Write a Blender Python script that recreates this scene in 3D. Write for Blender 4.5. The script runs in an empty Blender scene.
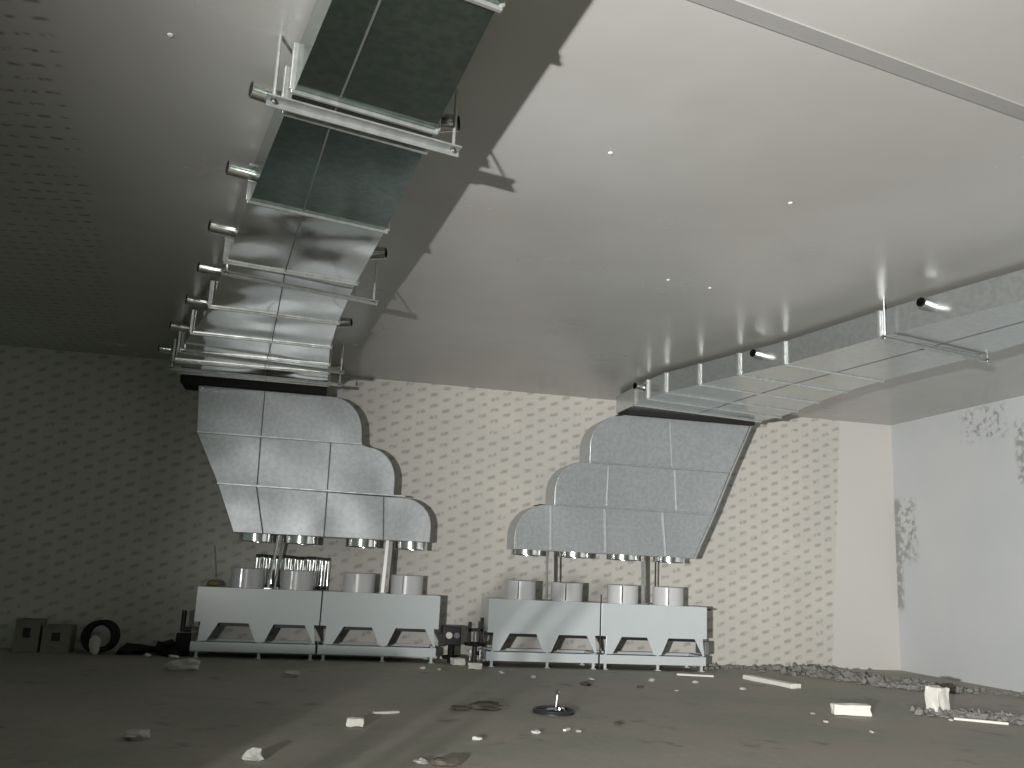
import bpy, bmesh, math, random
from mathutils import Vector, Matrix, noise
R_ = random.Random(11)
S = bpy.context.scene
C = S.collection

# ------------------------------------------------------------------ camera
H = 5.0; BACK = 16.72; RIGHT = 12.02
cam_d = bpy.data.cameras.new('camera'); cam = bpy.data.objects.new('camera', cam_d); C.objects.link(cam)
cam_d.sensor_width = 36.0; cam_d.lens = 903.58/1024*36.0; cam_d.clip_end = 200
cr = Vector((0.97295279, -0.22634726, 0.04614964)); cu = Vector((-0.08963898, -0.18581008, 0.97848836)); cf = Vector((0.21290309, 0.95615978, 0.20107398))
m = Matrix.Identity(4)
for i in range(3):
    m[i][0] = cr[i]; m[i][1] = cu[i]; m[i][2] = -cf[i]
m[0][3], m[1][3], m[2][3] = 0, 0, 1.6233
cam.matrix_world = m
S.camera = cam

# ------------------------------------------------------------------ world, lamp, exposure
w = bpy.data.worlds.new('world'); S.world = w; w.use_nodes = True
w.node_tree.nodes['Background'].inputs[0].default_value = (0.62, 0.78, 0.66, 1)
w.node_tree.nodes['Background'].inputs[1].default_value = 0.19
def spot(name, loc, target, energy, deg, blend, size, col):
    d = bpy.data.lights.new(name, 'SPOT'); d.energy = energy; d.spot_size = math.radians(deg); d.spot_blend = blend
    d.shadow_soft_size = size; d.color = col
    o = bpy.data.objects.new(name, d); C.objects.link(o); o.location = loc
    o.rotation_euler = (Vector(target)-Vector(loc)).to_track_quat('-Z', 'Y').to_euler()
    return o
LAMP = (-4.0, -3.7, 1.45)
# twin-headed work lamp behind the camera on the left: a wide flood with a firm edge and a soft narrow beam
spot('work_lamp_flood', LAMP, (12.5, 16.4, 2.6), 4900, 72, 0.70, 0.045, (1.0, 0.985, 0.955))
spot('work_lamp_beam', (-3.86, -3.76, 1.45), (13.0, 15.4, 4.0), 11000, 60, 1.0, 0.045, (1.0, 0.985, 0.955))
S.view_settings.view_transform = 'Standard'; S.view_settings.look = 'None'
S.view_settings.exposure = 0.0; S.view_settings.gamma = 1.0; S.view_settings.use_curve_mapping = False

# ------------------------------------------------------------------ node helper
class NT:
    def __init__(s, name):
        s.m = bpy.data.materials.new(name); s.m.use_nodes = True
        s.t = s.m.node_tree; s.b = s.t.nodes['Principled BSDF']
        g = s.n('ShaderNodeNewGeometry'); s.pos = g.outputs['Position']
        sp = s.n('ShaderNodeSeparateXYZ'); s.l(s.pos, sp.inputs[0]); s.x, s.y, s.z = sp.outputs
    def n(s, t): return s.t.nodes.new(t)
    def l(s, a, b): s.t.links.new(a, b)
    def put(s, sock, v):
        if hasattr(v, 'is_linked') or hasattr(v, 'links'): s.l(v, sock)
        else: sock.default_value = v
    def op(s, o, a, b=0.0, c=None):
        k = s.n('ShaderNodeMath'); k.operation = o; s.put(k.inputs[0], a); s.put(k.inputs[1], b)
        if c is not None: s.put(k.inputs[2], c)
        return k.outputs[0]
    def ramp(s, v, a, b):                      # smooth 0..1 between a and b
        k = s.n('ShaderNodeMapRange'); k.interpolation_type = 'SMOOTHSTEP'
        s.put(k.inputs[0], v); k.inputs[1].default_value = a; k.inputs[2].default_value = b
        return k.outputs[0]
    def noise(s, scale, detail=3, rough=.55, vec=None, stretch=None):
        k = s.n('ShaderNodeTexNoise'); k.inputs['Scale'].default_value = scale
        k.inputs['Detail'].default_value = detail; k.inputs['Roughness'].default_value = rough
        v = vec or s.pos
        if stretch:
            mp = s.n('ShaderNodeMapping'); mp.inputs['Scale'].default_value = stretch; s.l(v, mp.inputs[0]); v = mp.outputs[0]
        s.l(v, k.inputs['Vector'])
        return k.outputs['Fac']
    def mix(s, f, a, b):
        k = s.n('ShaderNodeMix'); k.data_type = 'RGBA'; s.put(k.inputs[0], f)
        for i, v in ((6, a), (7, b)):
            if isinstance(v, tuple): k.inputs[i].default_value = (*v[:3], 1)
            else: s.l(v, k.inputs[i])
        return k.outputs[2]
    def bump(s, h, strength, dist=.05):
        k = s.n('ShaderNodeBump'); k.inputs['Strength'].default_value = strength; k.inputs['Distance'].default_value = dist
        s.l(h, k.inputs['Height']); s.l(k.outputs[0], s.b.inputs['Normal'])
    def set(s, col=None, rough=None, metal=None, spec=None):
        for nm, v in (('Base Color', col), ('Roughness', rough), ('Metallic', metal), ('Specular IOR Level', spec)):
            if v is None: continue
            if isinstance(v, tuple): v = (*v[:3], 1)
            s.put(s.b.inputs[nm], v)
        return s.m
    def dashes(s, u, v, cu_, cv, shear, lw=.36, lh=.17):
        """printed marks on the protective film: rows of short broken dashes"""
        v2 = s.op('SUBTRACT', v, s.op('MULTIPLY', u, shear))
        fu = s.op('FRACT', s.op('DIVIDE', u, cu_)); fv = s.op('FRACT', s.op('DIVIDE', v2, cv))
        fu = s.op('ABSOLUTE', s.op('SUBTRACT', fu, .5)); fv = s.op('SUBTRACT', fv, .5)
        # straighten the dash itself a little inside its sheared cell
        fu0 = s.op('SUBTRACT', s.op('FRACT', s.op('DIVIDE', u, cu_)), .5)
        fv = s.op('ABSOLUTE', s.op('ADD', fv, s.op('MULTIPLY', fu0, shear*.55*cu_/cv)))
        a = s.ramp(fu, lw, lw-.24); b = s.ramp(fv, lh, lh-.20)
        return s.op('MULTIPLY', a, b)

# ------------------------------------------------------------------ materials
M = {}
# ceiling: glossy grey-white steel panels; printed film still on the far left panels
k = NT('ceiling_panel')
base = k.mix(k.ramp(k.noise(.35, 3), .35, .7), (.42, .415, .395), (.475, .475, .462))
edge = k.op('ADD', k.x, k.op('MULTIPLY', k.y, .125)); film = k.ramp(edge, -1.10, -1.22)
d = k.dashes(k.op('ADD', k.x, 0.0), k.y, .17, .20, -.20, .42, .19)
d = k.op('MULTIPLY', k.op('MULTIPLY', d, film), k.ramp(k.noise(9, 2), .38, .56))
c = k.mix(k.op('MULTIPLY', d, .68), base, (.08, .085, .075))
wav = k.noise(1.3, 2, .5)
k.bump(wav, .10, .06)
M['ceiling'] = k.set(c, k.op('ADD', .17, k.op('MULTIPLY', k.noise(.8, 4), .16)), 0, .6)

# back wall: panels under printed film, bare strip by the right corner
k = NT('wall_film')
base = k.mix(k.ramp(k.noise(.7, 4), .38, .68), (.585, .565, .52), (.635, .61, .555))
bare = k.ramp(k.op('ADD', k.op('ADD', k.x, k.op('MULTIPLY', k.z, -.06)), k.op('MULTIPLY', k.noise(5, 3), .15)), 10.54, 10.60)
d = k.dashes(k.x, k.z, .235, .215, .56, .43, .25)
d = k.op('MULTIPLY', d, k.ramp(k.noise(11, 2), .30, .55))
d = k.op('MULTIPLY', d, k.op('SUBTRACT', 1.0, bare))
c = k.mix(k.op('MULTIPLY', d, .50), base, (.20, .19, .175))
c = k.mix(bare, c, (.64, .62, .59))
k.bump(k.noise(2.2, 3), .12, .05)
M['wall'] = k.set(c, .46, 0, .4)

# right wall: bare bluish-white panels, torn film and glue marks
k = NT('wall_bare')
base = k.mix(k.ramp(k.noise(.5, 3), .3, .7), (.575, .60, .62), (.62, .635, .645))
def box_mask(y0, y1, z0, z1, s=.12):
    a = k.op('MULTIPLY', k.ramp(k.y, y0-s, y0+s), k.ramp(k.y, y1+s, y1-s))
    b = k.op('MULTIPLY', k.ramp(k.z, z0-s, z0+s), k.ramp(k.z, z1+s, z1-s))
    return k.op('MULTIPLY', a, b)
n1 = k.noise(8, 4, .65)
g1 = k.op('MULTIPLY', box_mask(16.05, 16.75, 2.15, 3.40), k.ramp(n1, .44, .60))
g1b = k.op('MULTIPLY', box_mask(16.52, 16.75, 1.2, 3.42, .07), k.ramp(n1, .36, .52))
g2 = k.op('MULTIPLY', box_mask(13.5, 14.6, 4.35, 4.95), k.ramp(n1, .50, .64))
g3 = k.op('MULTIPLY', box_mask(13.10, 13.30, 3.5, 4.6, .06), k.ramp(n1, .42, .58))
g = k.op('MAXIMUM', k.op('MAXIMUM', g1, g1b), k.op('MAXIMUM', g2, g3))
c = k.mix(k.op('MULTIPLY', g, .7), base, (.22, .22, .20))
M['wall_bare'] = k.set(c, .42, 0, .4)

# floor: dusty concrete with stains
k = NT('floor_concrete')
n0 = k.noise(.55, 5, .6); n2 = k.noise(6, 5, .65)
c = k.mix(k.ramp(n0, .34, .66), (.315, .32, .265), (.41, .37, .325))
c = k.mix(k.op('MULTIPLY', k.ramp(n2, .45, .75), .5), c, (.44, .42, .365))
c = k.mix(k.op('MULTIPLY', k.ramp(k.noise(1.4, 4, .6), .60, .72), .5), c, (.085, .08, .065))
k.bump(n2, .35, .02)
M['floor'] = k.set(c, k.op('ADD', .50, k.op('MULTIPLY', n0, .3)), 0, .35)

def galv(name, lo, hi, r0, r1, metal, bumpS, wave=1.6, stretch=None):
    k = NT(name)
    sp = k.noise(16, 1); big = k.noise(1.1, 3)
    c = k.mix(k.ramp(sp, .35, .65), lo, hi)
    k.bump(k.noise(wave, 0, .45, None, stretch), bumpS, .12)
    M[name] = k.set(c, k.op('ADD', r0, k.op('MULTIPLY', big, r1)), metal)
galv('galvanised', (.50, .53, .53), (.57, .60, .60), .16, .12, .82, .10, 1.2)
galv('plenum_steel', (.45, .475, .49), (.51, .54, .555), .30, .14, .55, .26, 1.3)
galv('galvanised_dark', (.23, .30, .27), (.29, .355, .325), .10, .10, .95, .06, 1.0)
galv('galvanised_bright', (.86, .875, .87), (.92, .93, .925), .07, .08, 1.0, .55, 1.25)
galv('hanger_steel', (.38, .40, .39), (.45, .46, .455), .34, .12, .7, .05, 6)
galv('bright_steel', (.74, .75, .74), (.84, .84, .83), .14, .10, 1.0, .05, 6)
galv('flange_steel', (.60, .62, .61), (.70, .71, .70), .28, .12, .8, .05, 6)
def plain(name, col, rough, metal=0, spec=.5, var=.12, scale=6):
    k = NT(name); lo = tuple(v*(1-var) for v in col)
    M[name] = k.set(k.mix(k.noise(scale, 4), lo, col), rough, metal, spec)
plain('white_paint', (.635, .69, .705), .24, 0, .55, .06, 2)
plain('fan_paint', (.66, .665, .675), .30, 0, .55, .05)
plain('dark_metal', (.035, .037, .038), .45, .3)
plain('coil', (.30, .31, .32), .45, .5, .5, .35, 30)
plain('canvas', (.028, .027, .026), .8, 0, .2)
plain('tube_inside', (.01, .01, .01), .9, 0, .1)
plain('foam', (.83, .81, .75), .85, 0, .2, .06, 20)
plain('wool', (.33, .32, .30), .95, 0, .1, .45, 22)
plain('cardboard', (.30, .28, .25), .9, 0, .1, .3)
plain('rubber', (.012, .012, .012), .7, 0, .3)
plain('paper', (.62, .61, .57), .9, 0, .2, .2, 18)
plain('yellow_tape', (.26, .26, .07), .6, 0, .4)
plain('strip_grey', (.30, .295, .285), .7, 0, .3)
plain('soil_and_shade', (.15, .135, .11), .95, 0, .1, .4, 25)
plain('seam_dark', (.17, .175, .175), .55, .4)
plain('seam_pale', (.50, .515, .52), .45, .4)
plain('tinfoil', (.80, .80, .79), .12, 1.0)

# ------------------------------------------------------------------ mesh helpers
class MB:
    def __init__(s): s.v = []; s.f = []
    def add(s, vs, fs):
        o = len(s.v); s.v += [tuple(v) for v in vs]; s.f += [tuple(i+o for i in f) for f in fs]; return s
    def box(s, c, d, rz=0, rx=0, ry=0):
        rot = Matrix.Rotation(rz, 3, 'Z') @ Matrix.Rotation(ry, 3, 'Y') @ Matrix.Rotation(rx, 3, 'X')
        vs = [Vector(c)+rot @ Vector((sx*d[0]/2, sy*d[1]/2, sz*d[2]/2)) for sz in (-1, 1) for sx, sy in ((-1, -1), (1, -1), (1, 1), (-1, 1))]
        return s.add(vs, [(3, 2, 1, 0), (4, 5, 6, 7), (0, 1, 5, 4), (1, 2, 6, 5), (2, 3, 7, 6), (3, 0, 4, 7)])
    def bb(s, x0, x1, y0, y1, z0, z1): return s.box(((x0+x1)/2, (y0+y1)/2, (z0+z1)/2), (x1-x0, y1-y0, z1-z0))
    def prism_xz(s, poly, y0, y1):             # outline in x,z extruded along y
        n = len(poly)
        vs = [(x, y0, z) for x, z in poly]+[(x, y1, z) for x, z in poly]
        fs = [tuple(range(n)), tuple(range(2*n-1, n-1, -1))]+[((i+1) % n, i, i+n, (i+1) % n+n) for i in range(n)]
        return s.add(vs, fs)
    def prism_xy(s, poly, z0, z1):
        n = len(poly)
        vs = [(x, y, z0) for x, y in poly]+[(x, y, z1) for x, y in poly]
        fs = [tuple(range(n-1, -1, -1)), tuple(range(n, 2*n))]+[(i, (i+1) % n, (i+1) % n+n, i+n) for i in range(n)]
        return s.add(vs, fs)
    def rod(s, p0, p1, r, n=16, r1=None, inner=None):
        """solid rod, or an open tube of wall r-inner"""
        p0, p1 = Vector(p0), Vector(p1); r1 = r if r1 is None else r1
        q = (p1-p0).to_track_quat('Z', 'Y')
        ring = lambda p, rr: [p+q @ Vector((rr*math.cos(2*math.pi*i/n), rr*math.sin(2*math.pi*i/n), 0)) for i in range(n)]
        if inner is None:
            return s.add(ring(p0, r)+ring(p1, r1), [(i, (i+1) % n, (i+1) % n+n, i+n) for i in range(n)]+[tuple(range(n-1, -1, -1)), tuple(range(n, 2*n))])
        vs = ring(p0, r)+ring(p1, r1)+ring(p1, inner*r1/r)+ring(p0, inner)
        fs = []
        for kx in range(4):
            a, b = kx*n, ((kx+1) % 4)*n
            fs += [(a+i, a+(i+1) % n, b+(i+1) % n, b+i) for i in range(n)]
        return s.add(vs, fs)
    def torus(s, c, R0, r, n=28, k=10, rx=0, rz=0):
        rot = Matrix.Rotation(rz, 3, 'Z') @ Matrix.Rotation(rx, 3, 'X')
        vs = []
        for i in range(n):
            a = 2*math.pi*i/n
            for j in range(k):
                b = 2*math.pi*j/k
                vs.append(Vector(c)+rot @ Vector(((R0+r*math.cos(b))*math.cos(a), (R0+r*math.cos(b))*math.sin(a), r*math.sin(b))))
        return s.add(vs, [(i*k+j, ((i+1) % n)*k+j, ((i+1) % n)*k+(j+1) % k, i*k+(j+1) % k) for i in range(n) for j in range(k)])
    def lump(s, c, d, seed, rough=.35, sub=2):
        """a crumpled irregular piece resting on z of c"""
        bm = bmesh.new(); bmesh.ops.create_icosphere(bm, subdivisions=sub, radius=.5)
        vs = []
        for v in bm.verts:
            k1 = 1+rough*noise.noise(v.co*2.6+Vector((seed*7.1, seed*3.3, seed)))*1.6+rough*.5*noise.noise(v.co*7+Vector((seed, 0, 3)))
            p = v.co*k1
            vs.append(Vector((c[0]+p.x*d[0], c[1]+p.y*d[1], max(c[2], c[2]+d[2]*(.42+p.z)))))
        fs = [tuple(v.index for v in f.verts) for f in bm.faces]; bm.free()
        return s.add(vs, fs)
    def build(s, name, mat, parent=None, loc=None, bevel=0, smooth=False):
        off = Vector(loc) if loc is not None else (Vector(parent['_o']) if parent is not None and '_o' in parent else Vector((0, 0, 0)))
        me = bpy.data.meshes.new(name); me.from_pydata([tuple(Vector(v)-off) for v in s.v], [], s.f)
        bm = bmesh.new(); bm.from_mesh(me); bmesh.ops.recalc_face_normals(bm, faces=bm.faces); bm.to_mesh(me); bm.free()
        me.materials.append(M[mat])
        o = bpy.data.objects.new(name, me); C.objects.link(o)
        if parent is not None:
            o.parent = parent; o['_o'] = list(off)
            if loc is not None: o.location = Vector(loc)-Vector(parent['_o'])
        elif loc is not None: o.location = off; o['_o'] = list(off)
        if bevel:
            b = o.modifiers.new('bevel', 'BEVEL'); b.width = bevel; b.segments = 2; b.limit_method = 'ANGLE'; b.angle_limit = math.radians(40)
        if smooth:
            for p in me.polygons: p.use_smooth = True
            if smooth == 'auto':
                bm = bmesh.new(); bm.from_mesh(me)
                for e in bm.edges:
                    if len(e.link_faces) == 2 and e.calc_face_angle(0) > math.radians(35): e.smooth = False
                bm.to_mesh(me); bm.free()
        return o
def tag(o, label, cat, group=None, kind=None):
    o['label'] = label; o['category'] = cat
    if group: o['group'] = group
    if kind: o['kind'] = kind
    return o
def thing(name, loc, label, cat, group=None):
    o = bpy.data.objects.new(name, None); C.objects.link(o); o.location = loc; o['_o'] = list(loc); o.empty_display_size = .2
    return tag(o, label, cat, group)
def struct(name, mb, mat):
    o = mb.build(name, mat); o['kind'] = 'structure'; return o

# ------------------------------------------------------------------ setting
struct('floor', MB().bb(-12, RIGHT, -8, BACK, -.2, 0), 'floor')
struct('ceiling', MB().bb(-12, RIGHT, -8, BACK, H, H+.15), 'ceiling')
struct('wall_back', MB().bb(-12, RIGHT+.15, BACK, BACK+.15, -.2, H+.15), 'wall')
struct('wall_right', MB().bb(RIGHT, RIGHT+.15, -8, BACK, -.2, H+.15), 'wall_bare')
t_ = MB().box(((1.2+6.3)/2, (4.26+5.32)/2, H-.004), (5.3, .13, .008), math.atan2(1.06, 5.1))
struct('ceiling_strip_1', t_, 'strip_grey')  # flat dark grey strip slanting across the ceiling

# ------------------------------------------------------------------ air coolers (four, in two pairs)
def air_cooler(x0, yf, fans, label, inner):
    W = 2.0; D = .70
    t = thing('air_cooler', (x0+W/2, yf+D/2, 0), label, 'air cooler', 'floor standing air coolers')
    X = lambda v: x0+v
    # casing: upper box, plus front and rear skirts cut to trapezoid openings
    skirt = [(0, 1.121), (W, 1.121), (W, .56), (1.92, .56), (1.955, .26), (1.925, .26), (1.765, .555), (1.265, .555), (1.13, .26), (.99, .26), (.86, .555), (.39, .555), (.22, .26), (.085, .26), (.10, .56), (0, .56)]
    mb = MB()
    mb.prism_xz([(X(a), z) for a, z in skirt], yf, yf+.02)
    mb.bb(X(0), X(W), yf+.02, yf+D, .585, 1.12)
    mb.bb(X(0), X(.02), yf+.02, yf+D, .56, .585); mb.bb(X(W-.02), X(W), yf+.02, yf+D, .56, .585)
    mb.build('casing', 'white_paint', t, bevel=.006)
    MB().bb(X(.06), X(W-.06), yf+.16, yf+D-.05, .495, .584).build('coil_block', 'dark_metal', t)
    MB().bb(X(.06), X(W-.06), yf+D-.05, yf+D-.03, .13, .24).build('rear_sheet', 'white_paint', t)
    tr = MB().bb(X(-.015), X(W-.03), yf-.03, yf-.01, .10, .25)
    tr.bb(X(-.015), X(W-.03), yf-.01, yf+D, .10, .125)
    tr.bb(X(-.015), X(.005), yf-.01, yf+D, .125, .25); tr.bb(X(W-.05), X(W-.03), yf-.01, yf+D, .125, .25); tr.bb(X(.005), X(W-.05), yf+D-.02, yf+D, .125, .25)
    tr.build('drip_tray', 'white_paint', t, bevel=.004)
    for lx in (.09, 1.07, 1.90):
        l = MB().bb(X(lx-.022), X(lx+.022), yf+.0, yf+.04, .012, .262); l.bb(X(lx-.045), X(lx+.045), yf-.025, yf+.07, 0, .012)
        l.build('leg', 'white_paint', t, bevel=.003)
    for lx in (.09, 1.90):
        l = MB().bb(X(lx-.022), X(lx+.022), yf+D-.06, yf+D-.02, .012, .10); l.bb(X(lx-.045), X(lx+.045), yf+D-.08, yf+D, 0, .012)
        l.build('leg', 'white_paint', t, bevel=.003)
    for fx in fans:
        cy = yf+.35
        f = MB().rod((fx, cy, 1.121), (fx, cy, 1.435), .28, 48, inner=.272)
        f.torus((fx, cy, 1.435), .28, .008, 48, 8)
        fr = f.build('fan_ring', 'fan_paint', t, loc=(fx, cy, 1.12), smooth='auto')
        MB().bb(fx-.11, fx-.085, cy-.270, cy-.252, 1.13, 1.43).build('seam_strip', 'bright_steel', fr)
        bl = MB(); bl.rod((fx, cy, 1.22), (fx, cy, 1.36), .07, 20)
        for q in range(5):
            a = q*2*math.pi/5
            bl.box((fx+.155*math.cos(a), cy+.155*math.sin(a), 1.29), (.20, .10, .008), a, .5)
        bl.build('fan_blade', 'dark_metal', fr)
        MB().rod((fx-.05, cy+.1, 1.121), (fx-.05, cy+.1, 1.15), .02, 8).build('bolt', 'dark_metal', fr)
    return t
YL, YR = 15.93, 15.58
air_cooler(-1.56, YL, (-.80, .02), 'white two-fan air cooler at far left, dim, yellow tape on its top corner', True)
air_cooler(.46, YL, (1.06, 1.90), 'white two-fan air cooler right half of the left pair, beside the glinting valve', True)
air_cooler(3.25, YR, (3.87, 4.73), 'white two-fan air cooler left half of the right pair, beside the black handwheel valve', True)
air_cooler(5.275, YR, (5.78, 6.66), 'white two-fan air cooler at far right, nearest the bare white wall', True)

# ------------------------------------------------------------------ stepped sheet metal plenums
def arc(cx, cz, rx, rz, a0, a1, n=9):
    return [(cx+rx*math.cos(math.radians(a0+(a1-a0)*i/n)), cz+rz*math.sin(math.radians(a0+(a1-a0)*i/n))) for i in range(n+1)]
def plenum(tiers, yf, yb, seams, vseams, cols, label, loc, vmat='seam_dark'):
    t = thing('fan_plenum', loc, label, 'air plenum', 'stepped plenums over the coolers')
    for i, poly in enumerate(tiers):
        MB().prism_xz(poly, yf+.012*i, yb).build('panel', 'plenum_steel', t, bevel=.012)
    for (a, b) in seams:                       # bright horizontal lock seams
        dx, dz = b[0]-a[0], b[1]-a[1]
        MB().box(((a[0]+b[0])/2, yf-.012, (a[1]+b[1])/2), (math.hypot(dx, dz), .05, .028), 0, 0, -math.atan2(dz, dx)).build('seam', 'flange_steel', t, bevel=.004)
    for (a, b) in vseams:
        dx, dz = b[0]-a[0], b[1]-a[1]
        MB().box(((a[0]+b[0])/2, yf-.002, (a[1]+b[1])/2), (.016, .03, math.hypot(dx, dz)), 0, 0, math.atan2(dx, dz)).build('seam', vmat, t)
    for cx in cols:
        c = MB().rod((cx, yf+.34, 1.885), (cx, yf+.34, 2.04), .29, 48, inner=.282)
        c.torus((cx, yf+.34, 1.89), .29, .008, 48, 8)
        c.build('collar', 'bright_steel', t, smooth='auto')
    return t
L3 = [(-1.44, 2.82), (-1.10, 2.02), (2.22, 2.02)]+arc(1.72, 2.30, .50, .47, 0, 90)
L2 = [(-1.86, 3.65), (-1.44, 2.82), (1.53, 2.80)]+arc(1.02, 3.06, .51, .56, 0, 90)+[(.93, 3.65)]
L1 = [(-1.92, 4.46), (-1.86, 3.65), (.91, 3.65)]+arc(.34, 3.86, .55, .60, 0, 90)
plenum([L1, L2, L3], YL+.02, YL+.67,
       [((-1.86, 3.655), (.91, 3.655)), ((-1.44, 2.815), (1.73, 2.795))],
       [((-.82, 4.45), (-.81, 3.67)), ((-.81, 3.64), (-.79, 2.83)), ((.37, 3.64), (.38, 2.83)), ((.38, 2.78), (.39, 2.03)), ((-.8, 2.8), (-.62, 2.03)), ((1.35, 2.78), (1.4, 2.03))],
       (-.73, .02, 1.07, 1.93), 'stepped galvanised plenum over the left pair, its rounded steps on the right', (.3, YL+.35, 2.02))
R3 = [(7.02, 1.98), (7.40, 2.79), (4.10, 2.79)]+arc(4.22, 2.22, .56, .56, 90, 180)+[(3.66, 1.98)]
R2 = [(7.40, 2.79), (7.74, 3.59), (4.88, 3.59)]+arc(4.86, 3.02, .51, .57, 90, 180)+[(4.35, 2.79)]
R1 = [(7.74, 3.59), (8.16, 4.52), (5.62, 4.52)]+arc(5.60, 3.90, .62, .60, 90, 180)+[(4.98, 3.59)]
plenum([R1, R2, R3], YR+.02, YR+.67,
       [((4.98, 3.59), (7.74, 3.60)), ((4.35, 2.79), (7.40, 2.80))],
       [((6.53, 4.46), (6.58, 3.62)), ((6.64, 3.56), (6.68, 2.83)), ((4.29, 2.77), (4.32, 2.0)), ((6.41, 2.77), (6.48, 2.0)), ((5.30, 2.77), (5.34, 2.0)), ((5.35, 3.56), (5.33, 2.83))],
       (3.95, 4.84, 5.77, 6.68), 'stepped galvanised plenum over the right pair, its rounded steps on the left', (5.4, YR+.35, 1.98), 'seam_pale')
fl = MB()
for (a, b) in (((7.02, 1.98), (7.40, 2.79)), ((7.40, 2.79), (7.74, 3.59)), ((7.74, 3.59), (8.16, 4.515))):
    dx, dz = b[0]-a[0], b[1]-a[1]
    fl.box(((a[0]+b[0])/2+.02, YR+.34, (a[1]+b[1])/2), (.03, .66, math.hypot(dx, dz)), 0, 0, math.atan2(dx, dz))
fl.build('edge_flange', 'flange_steel', bpy.data.objects['fan_plenum.001'])

# ------------------------------------------------------------------ ceiling ducts
def lerp_pts(pts, y):
    for (a, b), (c, d) in zip(pts, pts[1:]):
        if min(b, d) <= y <= max(b, d):
            f = (y-b)/(d-b); return a+(c-a)*f
    return pts[0][0] if y > pts[0][1] else pts[-1][0]
ZB, ZT = 4.60, 4.93
def duct(left, right, ys, flanges, tilt, label, loc, seamx, band, yend, smat=lambda y: 'galvanised'):
    t = thing('air_duct', loc, label, 'air duct', 'ceiling air ducts')
    def pt(fx, y):                             # fx 0..1 across; slanted joints
        a, b = lerp_pts(left, y), lerp_pts(right, y)
        x = a+(b-a)*fx; yy = y+(tilt(y) if callable(tilt) else tilt)*(x-(a+b)/2)
        return x, min(yy, yend)
    for y0, y1 in zip(ys, ys[1:]):
        a, b, c, d = pt(0, y0), pt(1, y0), pt(1, y1), pt(0, y1)
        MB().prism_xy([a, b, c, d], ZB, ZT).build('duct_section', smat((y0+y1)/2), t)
        for sx in seamx:
            p, q = pt(sx(y0), y0-.02), pt(sx(y1), y1+.02); l = math.hypot(p[0]-q[0], p[1]-q[1])
            MB().box(((p[0]+q[0])/2, (p[1]+q[1])/2, ZB-.002), (.012, l, .006), math.atan2(q[0]-p[0], p[1]-q[1])).build('seam', 'seam_dark', t)
    for y in flanges:
        a, b = pt(0, y), pt(1, y); l = math.hypot(b[0]-a[0], b[1]-a[1]); rz = math.atan2(b[1]-a[1], b[0]-a[0])
        c = ((a[0]+b[0])/2, (a[1]+b[1])/2)
        f = MB().box((*c, ZB-.013), (l+.05, .03, .026), rz); 
        f.box((a[0]-.018, a[1], (ZB+ZT)/2), (.036, .04, ZT-ZB), rz); f.box((b[0]+.018, b[1], (ZB+ZT)/2), (.036, .04, ZT-ZB), rz)
        f.build('flange', 'flange_steel', t, bevel=.004)
    MB().bb(*band).build('flexible_connector', 'canvas', t)
    return t, pt
def nozzle(t, p0, p1, r):
    n = MB().rod(p0, p1, r*1.08, 28, r, inner=r*.92).build('nozzle', 'bright_steel', t, smooth='auto')
    d = (Vector(p1)-Vector(p0))
    MB().rod(Vector(p0)+d*.45, Vector(p0)+d*.50, r*.93, 20).build('nozzle_bore', 'tube_inside', n)
def hanger(a, b, z, label, w=.05, rods=True):
    t = thing('duct_hanger', ((a[0]+b[0])/2, (a[1]+b[1])/2, z), label, 'duct hanger', 'trapeze hangers under the ducts')
    l = math.hypot(b[0]-a[0], b[1]-a[1]); rz = math.atan2(b[1]-a[1], b[0]-a[0])
    MB().box(((a[0]+b[0])/2, (a[1]+b[1])/2, z), (l, w, .012), rz).box(((a[0]+b[0])/2, (a[1]+b[1])/2+w/2, z-.018), (l, .01, .045), rz).build('crossbar', 'hanger_steel', t)
    if rods:
        for p, s in ((a, 1), (b, -1)):
            x = p[0]+s*.05*math.cos(rz); y = p[1]+s*.05*math.sin(rz)
            r = MB().rod((x, y, z-.03), (x, y, H), .012, 10).build('hanger_rod', 'flange_steel', t)
            MB().rod((x, y, z-.018), (x, y, z-.006), .02, 6).build('nut', 'dark_metal', r)
    return t
# left duct
LL = [(-2.24, 16.6), (-2.22, 15.7), (-2.16, 14.54), (-1.72, 12.85), (-1.28, 11.15), (-.98, 9.36), (-.64, 7.56), (-.33, 5.88), (-.07, 4.51), (.22, 3.0), (.45, 1.6)]
LR = [(.24, 16.6), (.23, 15.7), (.20, 14.7), (.17, 12.64), (.21, 11.43), (.33, 9.59), (.49, 7.91), (.62, 6.16), (.77, 4.34), (.88, 3.0), (1.0, 1.6)]
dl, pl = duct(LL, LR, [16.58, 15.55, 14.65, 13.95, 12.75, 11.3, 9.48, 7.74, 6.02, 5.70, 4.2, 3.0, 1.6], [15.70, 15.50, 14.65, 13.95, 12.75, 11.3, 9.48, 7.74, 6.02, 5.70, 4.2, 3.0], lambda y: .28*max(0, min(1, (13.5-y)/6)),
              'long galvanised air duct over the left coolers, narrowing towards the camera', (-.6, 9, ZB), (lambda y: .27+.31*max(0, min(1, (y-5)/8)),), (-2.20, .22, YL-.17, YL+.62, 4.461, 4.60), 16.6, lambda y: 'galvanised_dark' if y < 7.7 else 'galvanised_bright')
zn = 4.775
for y in (6.02, 7.40, 8.85, 10.25, 11.68, 13.15, 14.75):
    x = lerp_pts(LL, y); nozzle(dl, (x+.03, y+.05, zn), (x-.25, y-.05, zn), .062)
for y in (6.05, 9.05, 12.0, 15.0):
    x = lerp_pts(LR, y); nozzle(dl, (x-.03, y+.05, zn), (x+.22, y-.05, zn), .062)
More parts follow.
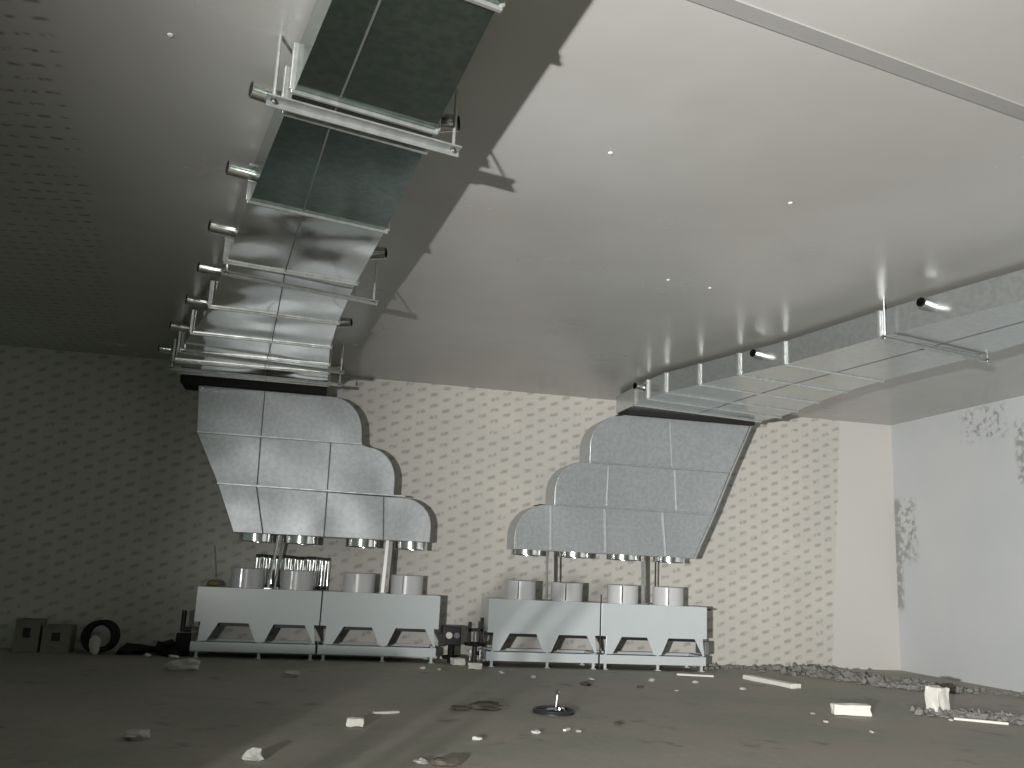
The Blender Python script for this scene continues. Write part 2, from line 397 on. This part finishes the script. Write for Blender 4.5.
hanger((-.47, 5.60), (.86, 5.95), 4.545, 'long angle-iron bar crossing under the left duct, nearest the camera', .09)
hanger((-1.05, 9.52), (.62, 10.05), 4.55, 'thin crossbar under the left duct, second from the camera')
hanger((-1.95, 13.7), (.44, 14.15), 4.55, 'crossbar under the far bunched end of the left duct')
hanger((-2.3, 15.05), (.46, 15.2), 4.55, 'last crossbar under the left duct, just before the back wall')
# right duct
RL = [(5.60, 16.3), (5.60, 15.6), (5.58, 14.2), (6.11, 12.2), (6.45, 11.0), (6.68, 9.36), (7.10, 7.6), (7.55, 5.6), (7.9, 4.0)]
RR = [(8.22, 16.3), (8.25, 15.6), (8.40, 14.5), (8.15, 12.6), (8.12, 11.4), (8.33, 9.8), (8.30, 8.9), (8.35, 7.6), (8.5, 5.6), (8.6, 4.0)]
dr, pr = duct(RL, RR, [16.25, 15.2, 14.6, 13.95, 13.1, 12.2, 11.3, 9.55, 7.4, 5.6, 4.0], [15.2, 14.6, 13.95, 13.1, 12.2, 11.3, 9.55, 7.4, 5.6], .20,
              'long galvanised air duct along the right wall, lit underneath and on its side', (7, 10, ZB), (lambda y: .5,), (5.66, 8.20, YR-.09, YR+.62, 4.521, 4.60), 16.3)
for y in (5.85, 8.68, 11.58, 14.45):
    x = lerp_pts(RL, y); nozzle(dr, (x+.05, y, 4.80), (x-.23, y-.10, 4.81), .066)
hanger((6.54, 9.20), (8.46, 9.70), 4.56, 'pale angle bar crossing under the right duct, its upright shining', .06)

# ------------------------------------------------------------------ posts between coolers and plenums
def post(name, p0, p1, r, label, square=False, mat='flange_steel'):
    t = thing(name, (p0[0], p0[1], p0[2]), label, 'post')
    d = Vector(p1)-Vector(p0)
    mb = MB()
    mb.rod(p0, p1, r, 4 if square else 12)
    mb.build('shaft', mat, t)
    MB().bb(p0[0]-.06, p0[0]+.06, p0[1]-.05, p0[1]+.05, p0[2], p0[2]+.015).build('foot_plate', mat, t)
post('support_post', (-.45, YL+.06, 1.121), (-.36, YL+.10, 2.02), .022, 'left one of two slim steel posts between the first and second fans on the left', mat='bright_steel')
post('support_post', (-.35, YL+.50, 1.121), (-.27, YL+.50, 2.02), .030, 'right one of two slim steel posts between the first and second fans on the left', mat='bright_steel')
post('support_post', (1.46, YL+.08, 1.121), (1.49, YL+.10, 2.02), .040, 'thick square steel post between the third and fourth fans on the left', True, 'fan_paint')
post('support_post', (1.68, YL+.60, 1.121), (1.69, YL+.60, 2.02), .016, 'thin dark rod just right of the thick left post', mat='dark_metal')
post('support_post', (4.29, YR+.08, 1.121), (4.27, YR+.10, 1.98), .020, 'thin dark rod in front, between the first and second fans on the right', mat='coil')
post('support_post', (4.62, YR+.62, 1.121), (4.60, YR+.62, 1.98), .018, 'thin dark rod behind the second fan on the right', mat='dark_metal')
post('support_post', (6.22, YR+.42, 1.121), (6.20, YR+.42, 1.98), .045, 'thick square steel post between the third and fourth fans on the right', True, 'flange_steel')
post('support_post', (6.53, YR+.64, 1.121), (6.53, YR+.64, 1.98), .016, 'thin dark rod behind the fourth fan on the right', mat='dark_metal')
post('mast_rod', (5.262, YR-.0, .0), (5.262, YR-.0, 1.27), .013, 'thin dark upright rod in the gap between the right pair of coolers', mat='dark_metal')
post('mast_rod', (-1.36, YL+.55, 1.121), (-1.46, YL+.55, 1.80), .012, 'thin pale rod rising from the yellow tape on the far left cooler', mat='flange_steel')
tag(MB().lump((-1.36, YL+.30, 1.121), (.22, .2, .11), 5).build('tape_bundle', 'yellow_tape', smooth=True), 'yellow-green tape bundle on top of the far left cooler', 'tape')

# crinkled foil sheet behind the second fan on the left
mb = MB(); nx, nz = 60, 8; vs = []
for j in range(nz+1):
    for i in range(nx+1):
        x = -.72+1.28*i/nx
        zt = 1.68+.008*math.sin(i*.31)
        amp = .026*(1-.93*(j/nz)**1.5)
        vs.append((x, YL+.715+amp*math.sin(i*2*math.pi/5.0+.5*math.sin(i*.7)), 1.122+(zt-1.12)*j/nz))
n0 = len(vs)
vs += [(x, y+.008, z) for x, y, z in vs]
fs = []
for j in range(nz):
    for i in range(nx):
        a = j*(nx+1)+i; fs += [(a, a+1, a+nx+2, a+nx+1), (a+n0, a+nx+1+n0, a+nx+2+n0, a+1+n0)]
for i in range(nx):
    a = i; b = nz*(nx+1)+i
    fs += [(a, a+n0, a+1+n0, a+1), (b, b+1, b+1+n0, b+n0)]
for j in range(nz):
    a = j*(nx+1); b = a+nx
    fs += [(a, a+nx+1, a+nx+1+n0, a+n0), (b, b+n0, b+nx+1+n0, b+nx+1)]
mb.add(vs, fs)
tag(mb.build('foil_sheet', 'tinfoil', smooth=True), 'bright crinkled foil sheet standing behind the two left fans', 'foil')

# ------------------------------------------------------------------ valves at the ends of the coolers
def valve_left(x, y):
    t = thing('pipe_valve', (x, y, 0), 'dark valve box with a small white glint spot at the right end of the left pair', 'valve')
    MB().bb(x-.16, x+.16, y-.02, y+.28, .30, .62).build('valve_body', 'dark_metal', t, bevel=.02)
    MB().bb(x-.22, x-.10, y-.04, y+.10, .28, .50).build('flange_block', 'dark_metal', t, bevel=.01)
    MB().rod((x-.06, y-.02, .47), (x-.06, y-.09, .47), .055, 16).build('glint_disc', 'foam', t, smooth='auto')  # white disc stands in for a small glint on the valve
    MB().rod((x+.08, y-.02, .47), (x+.08, y-.05, .47), .05, 16).build('gauge', 'coil', t, smooth='auto')
    MB().rod((x+.02, y+.12, .0), (x+.02, y+.12, .30), .06, 14).build('pipe', 'rubber', t, smooth='auto')
    MB().torus((x+.02, y+.05, .10), .14, .03, 24, 8).build('hose', 'rubber', t, smooth=True)
valve_left(2.70, YL+.02)
def valve_right(x, y):
    t = thing('handwheel_valve', (x, y, 0), 'black upright valve with a flat handwheel at the left end of the right pair', 'valve')
    MB().rod((x, y, 0), (x, y, .34), .045, 16).build('stem_pipe', 'dark_metal', t, smooth='auto')
    MB().rod((x, y, 0), (x, y, .03), .12, 20).build('base_plate', 'dark_metal', t)
    h = MB().torus((x, y, .36), .165, .028, 28, 10).box((x, y, .36), (.32, .04, .025)).box((x, y, .36), (.04, .32, .025))
    h.build('handwheel', 'rubber', t, smooth='auto')
    yk = MB().bb(x-.13, x-.075, y-.03, y+.03, .36, .72).bb(x+.075, x+.13, y-.03, y+.03, .36, .80).bb(x-.13, x+.13, y-.03, y+.03, .56, .62)
    yk.build('yoke', 'dark_metal', t, bevel=.008)
    MB().rod((x, y-.02, .40), (x, y-.02, .55), .04, 14).build('bonnet', 'coil', t, smooth='auto')
    for s in (-1, 1): MB().rod((x+s*.085, y-.05, .10), (x+s*.085, y-.05, .27), .022, 12).build('guide_bolt', 'bright_steel', t, smooth='auto')
    MB().rod((x, y+.06, .2), (x+.15, y+.20, .2), .03, 12).build('side_pipe', 'dark_metal', t, smooth='auto')
valve_right(3.05, YR+.05)
t = thing('elbow_pipe', (-1.72, YL+.3, .28), 'dark bent pipe at the left end of the far left cooler', 'pipe')
MB().rod((-1.60, YL+.2, .42), (-1.74, YL+.2, .42), .04, 12).rod((-1.74, YL+.2, .38), (-1.74, YL+.2, .72), .04, 12).build('tube', 'dark_metal', t, smooth='auto')
MB().bb(-1.82, -1.60, YL+.12, YL+.28, 0, .36).build('stand', 'rubber', t, bevel=.01)
t = thing('junction_box', (7.36, YR+.3, .9), 'small grey bracket box at the right end of the far right cooler', 'box')
MB().bb(7.28, 7.36, YR+.1, YR+.5, .28, .50).build('cover', 'coil', t, bevel=.006)
MB().bb(7.28, 7.38, YR+.05, YR+.55, 1.06, 1.09).build('lid_plate', 'dark_metal', t)
def block(name, x, y, d, rz, label, cat, mat='foam', group=None, rx=0, z=0, seed=1):
    mb = MB()
    bm = bmesh.new(); bmesh.ops.create_cube(bm, size=1); bmesh.ops.subdivide_edges(bm, edges=bm.edges, cuts=3, use_grid_fill=True)
    rot = Matrix.Rotation(rz, 3, 'Z') @ Matrix.Rotation(rx, 3, 'X')
    vs = []
    for v in bm.verts:
        p = Vector((v.co.x*d[0], v.co.y*d[1], v.co.z*d[2])); nz_ = noise.noise_vector(v.co*2.2+Vector((seed*5, seed, 0)))*min(d)*.14
        vs.append(rot @ (p+nz_))
    lo = min(v.z for v in vs)
    vs = [Vector((x, y, z-lo))+v for v in vs]
    fs = [tuple(v.index for v in f.verts) for f in bm.faces]; bm.free()
    return tag(mb.add(vs, fs).build(name, mat, None, loc=(x, y, z), bevel=.006), label, cat, group)
block('foam_block', 2.78, YL-.26, (.20, .18, .11), .2, 'small pale foam block under the glinting valve', 'foam block', seed=3)
block('foam_block', 2.98, YR-.40, (.22, .14, .09), -.1, 'small pale foam block beside the black handwheel valve', 'foam block', seed=4)

# ------------------------------------------------------------------ foam and rubble on the floor
block('foam_plank', 7.66, 14.0, (.19, 1.20, .07), math.radians(11), 'long white foam plank lying on the floor right of the coolers', 'foam plank', seed=6)
block('foam_bar', 7.05, 10.84, (.46, .14, .13), math.radians(-14), 'short white foam bar lying alone in front of the rubble', 'foam bar', seed=7)
block('foam_block', 8.54, 11.12, (.23, .20, .33), math.radians(15), 'white foam block standing upright near the right wall', 'foam block', seed=2)
block('foam_block', .71, 9.72, (.17, .09, .075), -.15, 'small white foam block on the middle of the floor', 'foam block', seed=9)
block('foam_strip', 1.10, 10.55, (.30, .06, .025), .35, 'thin pale foam strip behind the small white block', 'foam strip', seed=10)
block('foam_strip', 2.90, 9.60, (.14, .03, .02), .9, 'thin white stick among the scraps in front of the round lid', 'foam strip', seed=11)
block('foam_strip', 6.72, 14.85, (.62, .05, .03), -.25, 'thin white strip on the floor at the foot of the right coolers', 'foam strip', seed=12)
block('foam_strip', 8.62, 10.42, (.62, .06, .03), -.62, 'long thin pale strip in front of the rubble at the lower right', 'foam strip', seed=13)
def lumps(name, mat, spots, label, cat, group):
    for i, (x, y, s) in enumerate(spots):
        a = R_.uniform(.8, 1.25)
        o = MB().lump((x, y, 0), (s*a, s/a, s*R_.uniform(.35, .6)*(.55 if name == 'dirt_and_shade_lump' else 1)), 20+i*1.7+len(label), .45).build(name, mat, None, loc=(x, y, 0), smooth=False)
        tag(o, label if isinstance(label, str) else label[i], cat, group)
lumps('paper_scrap', 'paper', [(2.51, 9.39, .09), (1.83, 9.02, .09), (3.0, 9.5, .06), (3.3, 14.6, .10), (3.7, 14.1, .09), (4.6, 14.0, .10), (5.6, 14.0, .10), (5.55, 12.9, .06), (6.3, 13.9, .07), (2.1, 15.0, .10), (2.35, 14.9, .08), (6.55, 10.9, .06), (6.35, 10.3, .07), (6.5, 9.6, .06), (8.25, 10.5, .06), (8.75, 10.45, .05), (7.9, 14.9, .07), (6.75, 13.2, .10)],
      'tiny pale scrap lying loose on the concrete floor', 'scrap', 'pale scraps on the floor')
lumps('crumpled_paper', 'paper', [(-.22, 8.1, .16), (-1.44, 14.2, .34), (-1.25, 9.0, .22), (1.15, 8.0, .11), (.05, 13.7, .22)],
      ['white crumpled paper at the bottom edge of the photo', 'crumpled pale paper in the dark before the far left cooler', 'crumpled pale paper on the dark floor at the lower left', 'white crumpled scrap at the bottom edge by the dark clod', 'flat crumpled paper in front of the left pair of coolers'], 'paper', None)
lumps('dirt_and_shade_lump', 'soil_and_shade', [(2.33, 11.0, .34), (1.35, 7.95, .20), (3.62, 10.0, .12), (5.1, 13.2, .12), (2.0, 10.9, .20), (4.3, 13.4, .2)],  # first lump stands in for a shadow smear on the floor
      ['brown lump for a shadow smear left of the round lid', 'dark clod at the bottom edge of the photo', 'small dark clod right of the round lid', 'small clod before the far right cooler', 'flat clod at the left end of the shadow smear', 'clod on the floor before the right pair of coolers'], 'clod', None)
t = thing('round_lid', (3.08, 10.75, 0), 'dark round lid with shiny scraps on it in the middle of the floor', 'lid')
MB().rod((3.08, 10.75, 0), (3.08, 10.75, .025), .24, 32).torus((3.08, 10.75, .03), .23, .02, 32, 8).build('rim', 'dark_metal', t, smooth='auto')
MB().lump((3.02, 10.62, .03), (.12, .08, .05), 3).lump((3.16, 10.70, .03), (.08, .06, .05), 4).build('shiny_scrap', 'tinfoil', t)
MB().rod((3.1, 10.75, .03), (3.13, 10.78, .22), .012, 8).lump((3.13, 10.78, .2), (.06, .06, .06), 9).build('handle', 'bright_steel', t)

def rubble(name, path, n, spread, smax, label, seed):
    r = random.Random(seed); mb = MB(); n = int(n*4); smax *= .50
    for i in range(n):
        f = r.random()*(len(path)-1); k_ = int(f); f -= k_
        a, b = path[k_], path[k_+1]
        g = lambda: r.gauss(0, spread)
        s = r.uniform(.3, 1)*smax
        mb.lump((a[0]+(b[0]-a[0])*f+g(), min(BACK-.15, a[1]+(b[1]-a[1])*f+g()), 0), (s*r.uniform(.8, 1.6), s, s*r.uniform(.4, 1.25)), r.random()*50, .9, 1)
    tag(mb.build(name, 'wool'), label, 'rubble', None, 'stuff')
rubble('insulation_rubble', [(9.2, 15.9), (9.7, 15.3), (10.0, 14.6), (10.2, 14.0), (10.35, 13.6)], 190, .30, .25, 'heap of torn grey insulation along the foot of the back wall by the corner', 1)
rubble('insulation_rubble', [(8.35, 11.05), (8.85, 10.75), (9.2, 10.6), (9.5, 10.35)], 120, .13, .20, 'heap of torn grey insulation in front of the upright foam block', 2)
rubble('insulation_rubble', [(7.4, 16.1), (8.2, 16.3), (8.9, 16.3)], 40, .12, .14, 'low scatter of grey insulation at the wall right of the coolers', 3)
rubble('insulation_rubble', [(10.6, 14.3), (11.2, 13.6), (11.6, 12.8)], 30, .12, .12, 'thin scatter of grey insulation at the foot of the right wall', 4)

# dim clutter along the left of the back wall
for i, (x, s, lab) in enumerate(((-4.05, (.36, .4, .50), 'pale carton in the dim left clutter, leftmost'), (-3.62, (.42, .4, .42), 'pale carton in the dim left clutter, beside the cable coil'))):
    t = thing('carton', (x, 16.25, 0), lab, 'carton', 'cartons by the left wall')
    MB().bb(x-s[0]/2, x+s[0]/2, 16.05, 16.05+s[1], 0, s[2]).build('box_body', 'cardboard', t, bevel=.01)
    MB().box((x, 16.04, s[2]*.6), (s[0]*.3, .012, s[2]*.3)).build('print_patch', 'dark_metal', t)
    MB().box((x-s[0]*.2, 16.0, s[2]+.004), (s[0]*.4, .2, .008)).build('flap', 'cardboard', t)
t = thing('cable_coil', (-3.0, 16.15, 0), 'black coil of cable leaning by the left wall', 'cable coil')
cc = MB()
for q in range(5): cc.torus((-3.0+.01*q, 16.05+.055*q, .27), .22-.012*(q % 2), .035, 32, 8, math.pi/2-.12, .15)
cc.build('windings', 'rubber', t, smooth=True)
MB().lump((-3.02, 15.98, .0), (.16, .1, .34), 8, .2).build('wrapper', 'paper', t)
lumps('dark_sack', 'rubber', [(-2.42, 16.2, .46), (-1.98, 16.25, .55), (-1.85, 15.95, .22)], ['black slumped sack right of the cable coil', 'black slumped sack nearest the far left cooler', 'small black bundle on the floor by the far left cooler'], 'sack', 'black sacks by the left wall')
lumps('foam_chunk', 'foam', [(-2.2, 15.9, .14), (-1.78, 15.75, .16)], ['pale chunk in front of the black sacks', 'pale chunk beside the far left cooler tray'], 'foam chunk', None)

# added out of view: slab stack and bent rail to throw the floor shadows
L_ = Vector(LAMP)
def aim(az, d, z): a = math.radians(az); return (L_.x+d*math.sin(a), L_.y+d*math.cos(a), z)
t = thing('shade_stack', aim(6, 5, 0), 'added stack of white slabs behind the camera, shading the left floor', 'shadow blocker')
for q in range(11):
    a, b = aim(-4, 5, 0), aim(16.6, 5, 0); j = .02*math.sin(q*2.1)
    MB().prism_xy([(a[0]+j, a[1]), (b[0]+j*.5, b[1]), (b[0]-.35, b[1]-1.1), (a[0]-.1, a[1]-1.1)], .104*q, .104*q+.1).build('panel', 'white_paint', t)
t = thing('shade_rail', aim(22, 5, 0), 'added bent steel rail behind the camera, casting the floor streaks', 'rail')
for az, wd in ((20.6, .05), (23.4, .04)):
    MB().rod(aim(az, 5, 0), aim(az, 5, 1.23), wd, 12).rod(aim(az, 5, 1.22), aim(az+2.2, 5, 1.46), wd*.9, 12).build('upright', 'flange_steel', t)
    p = aim(az, 5, 0); MB().bb(p[0]-.12, p[0]+.12, p[1]-.12, p[1]+.12, 0, .012).build('foot', 'flange_steel', t)
MB().rod(aim(20.4, 5.0, .25), aim(23.6, 5.0, .25), .02, 10).build('rung', 'flange_steel', t)

# small white screw caps in the ceiling
for (x, y) in ((2.19, 6.54), (4.06, 6.97), (3.89, 9.40), (4.46, 9.50), (-1.14, 5.83)):
    o = MB().rod((x, y, H-.008), (x, y, H), .016, 12, .02).build('screw_cap', 'foam', None, loc=(x, y, H))
    tag(o, 'tiny white screw cap in the grey ceiling', 'screw cap', 'screw caps in the ceiling')
for o in bpy.data.objects:
    if '_o' in o: del o['_o']
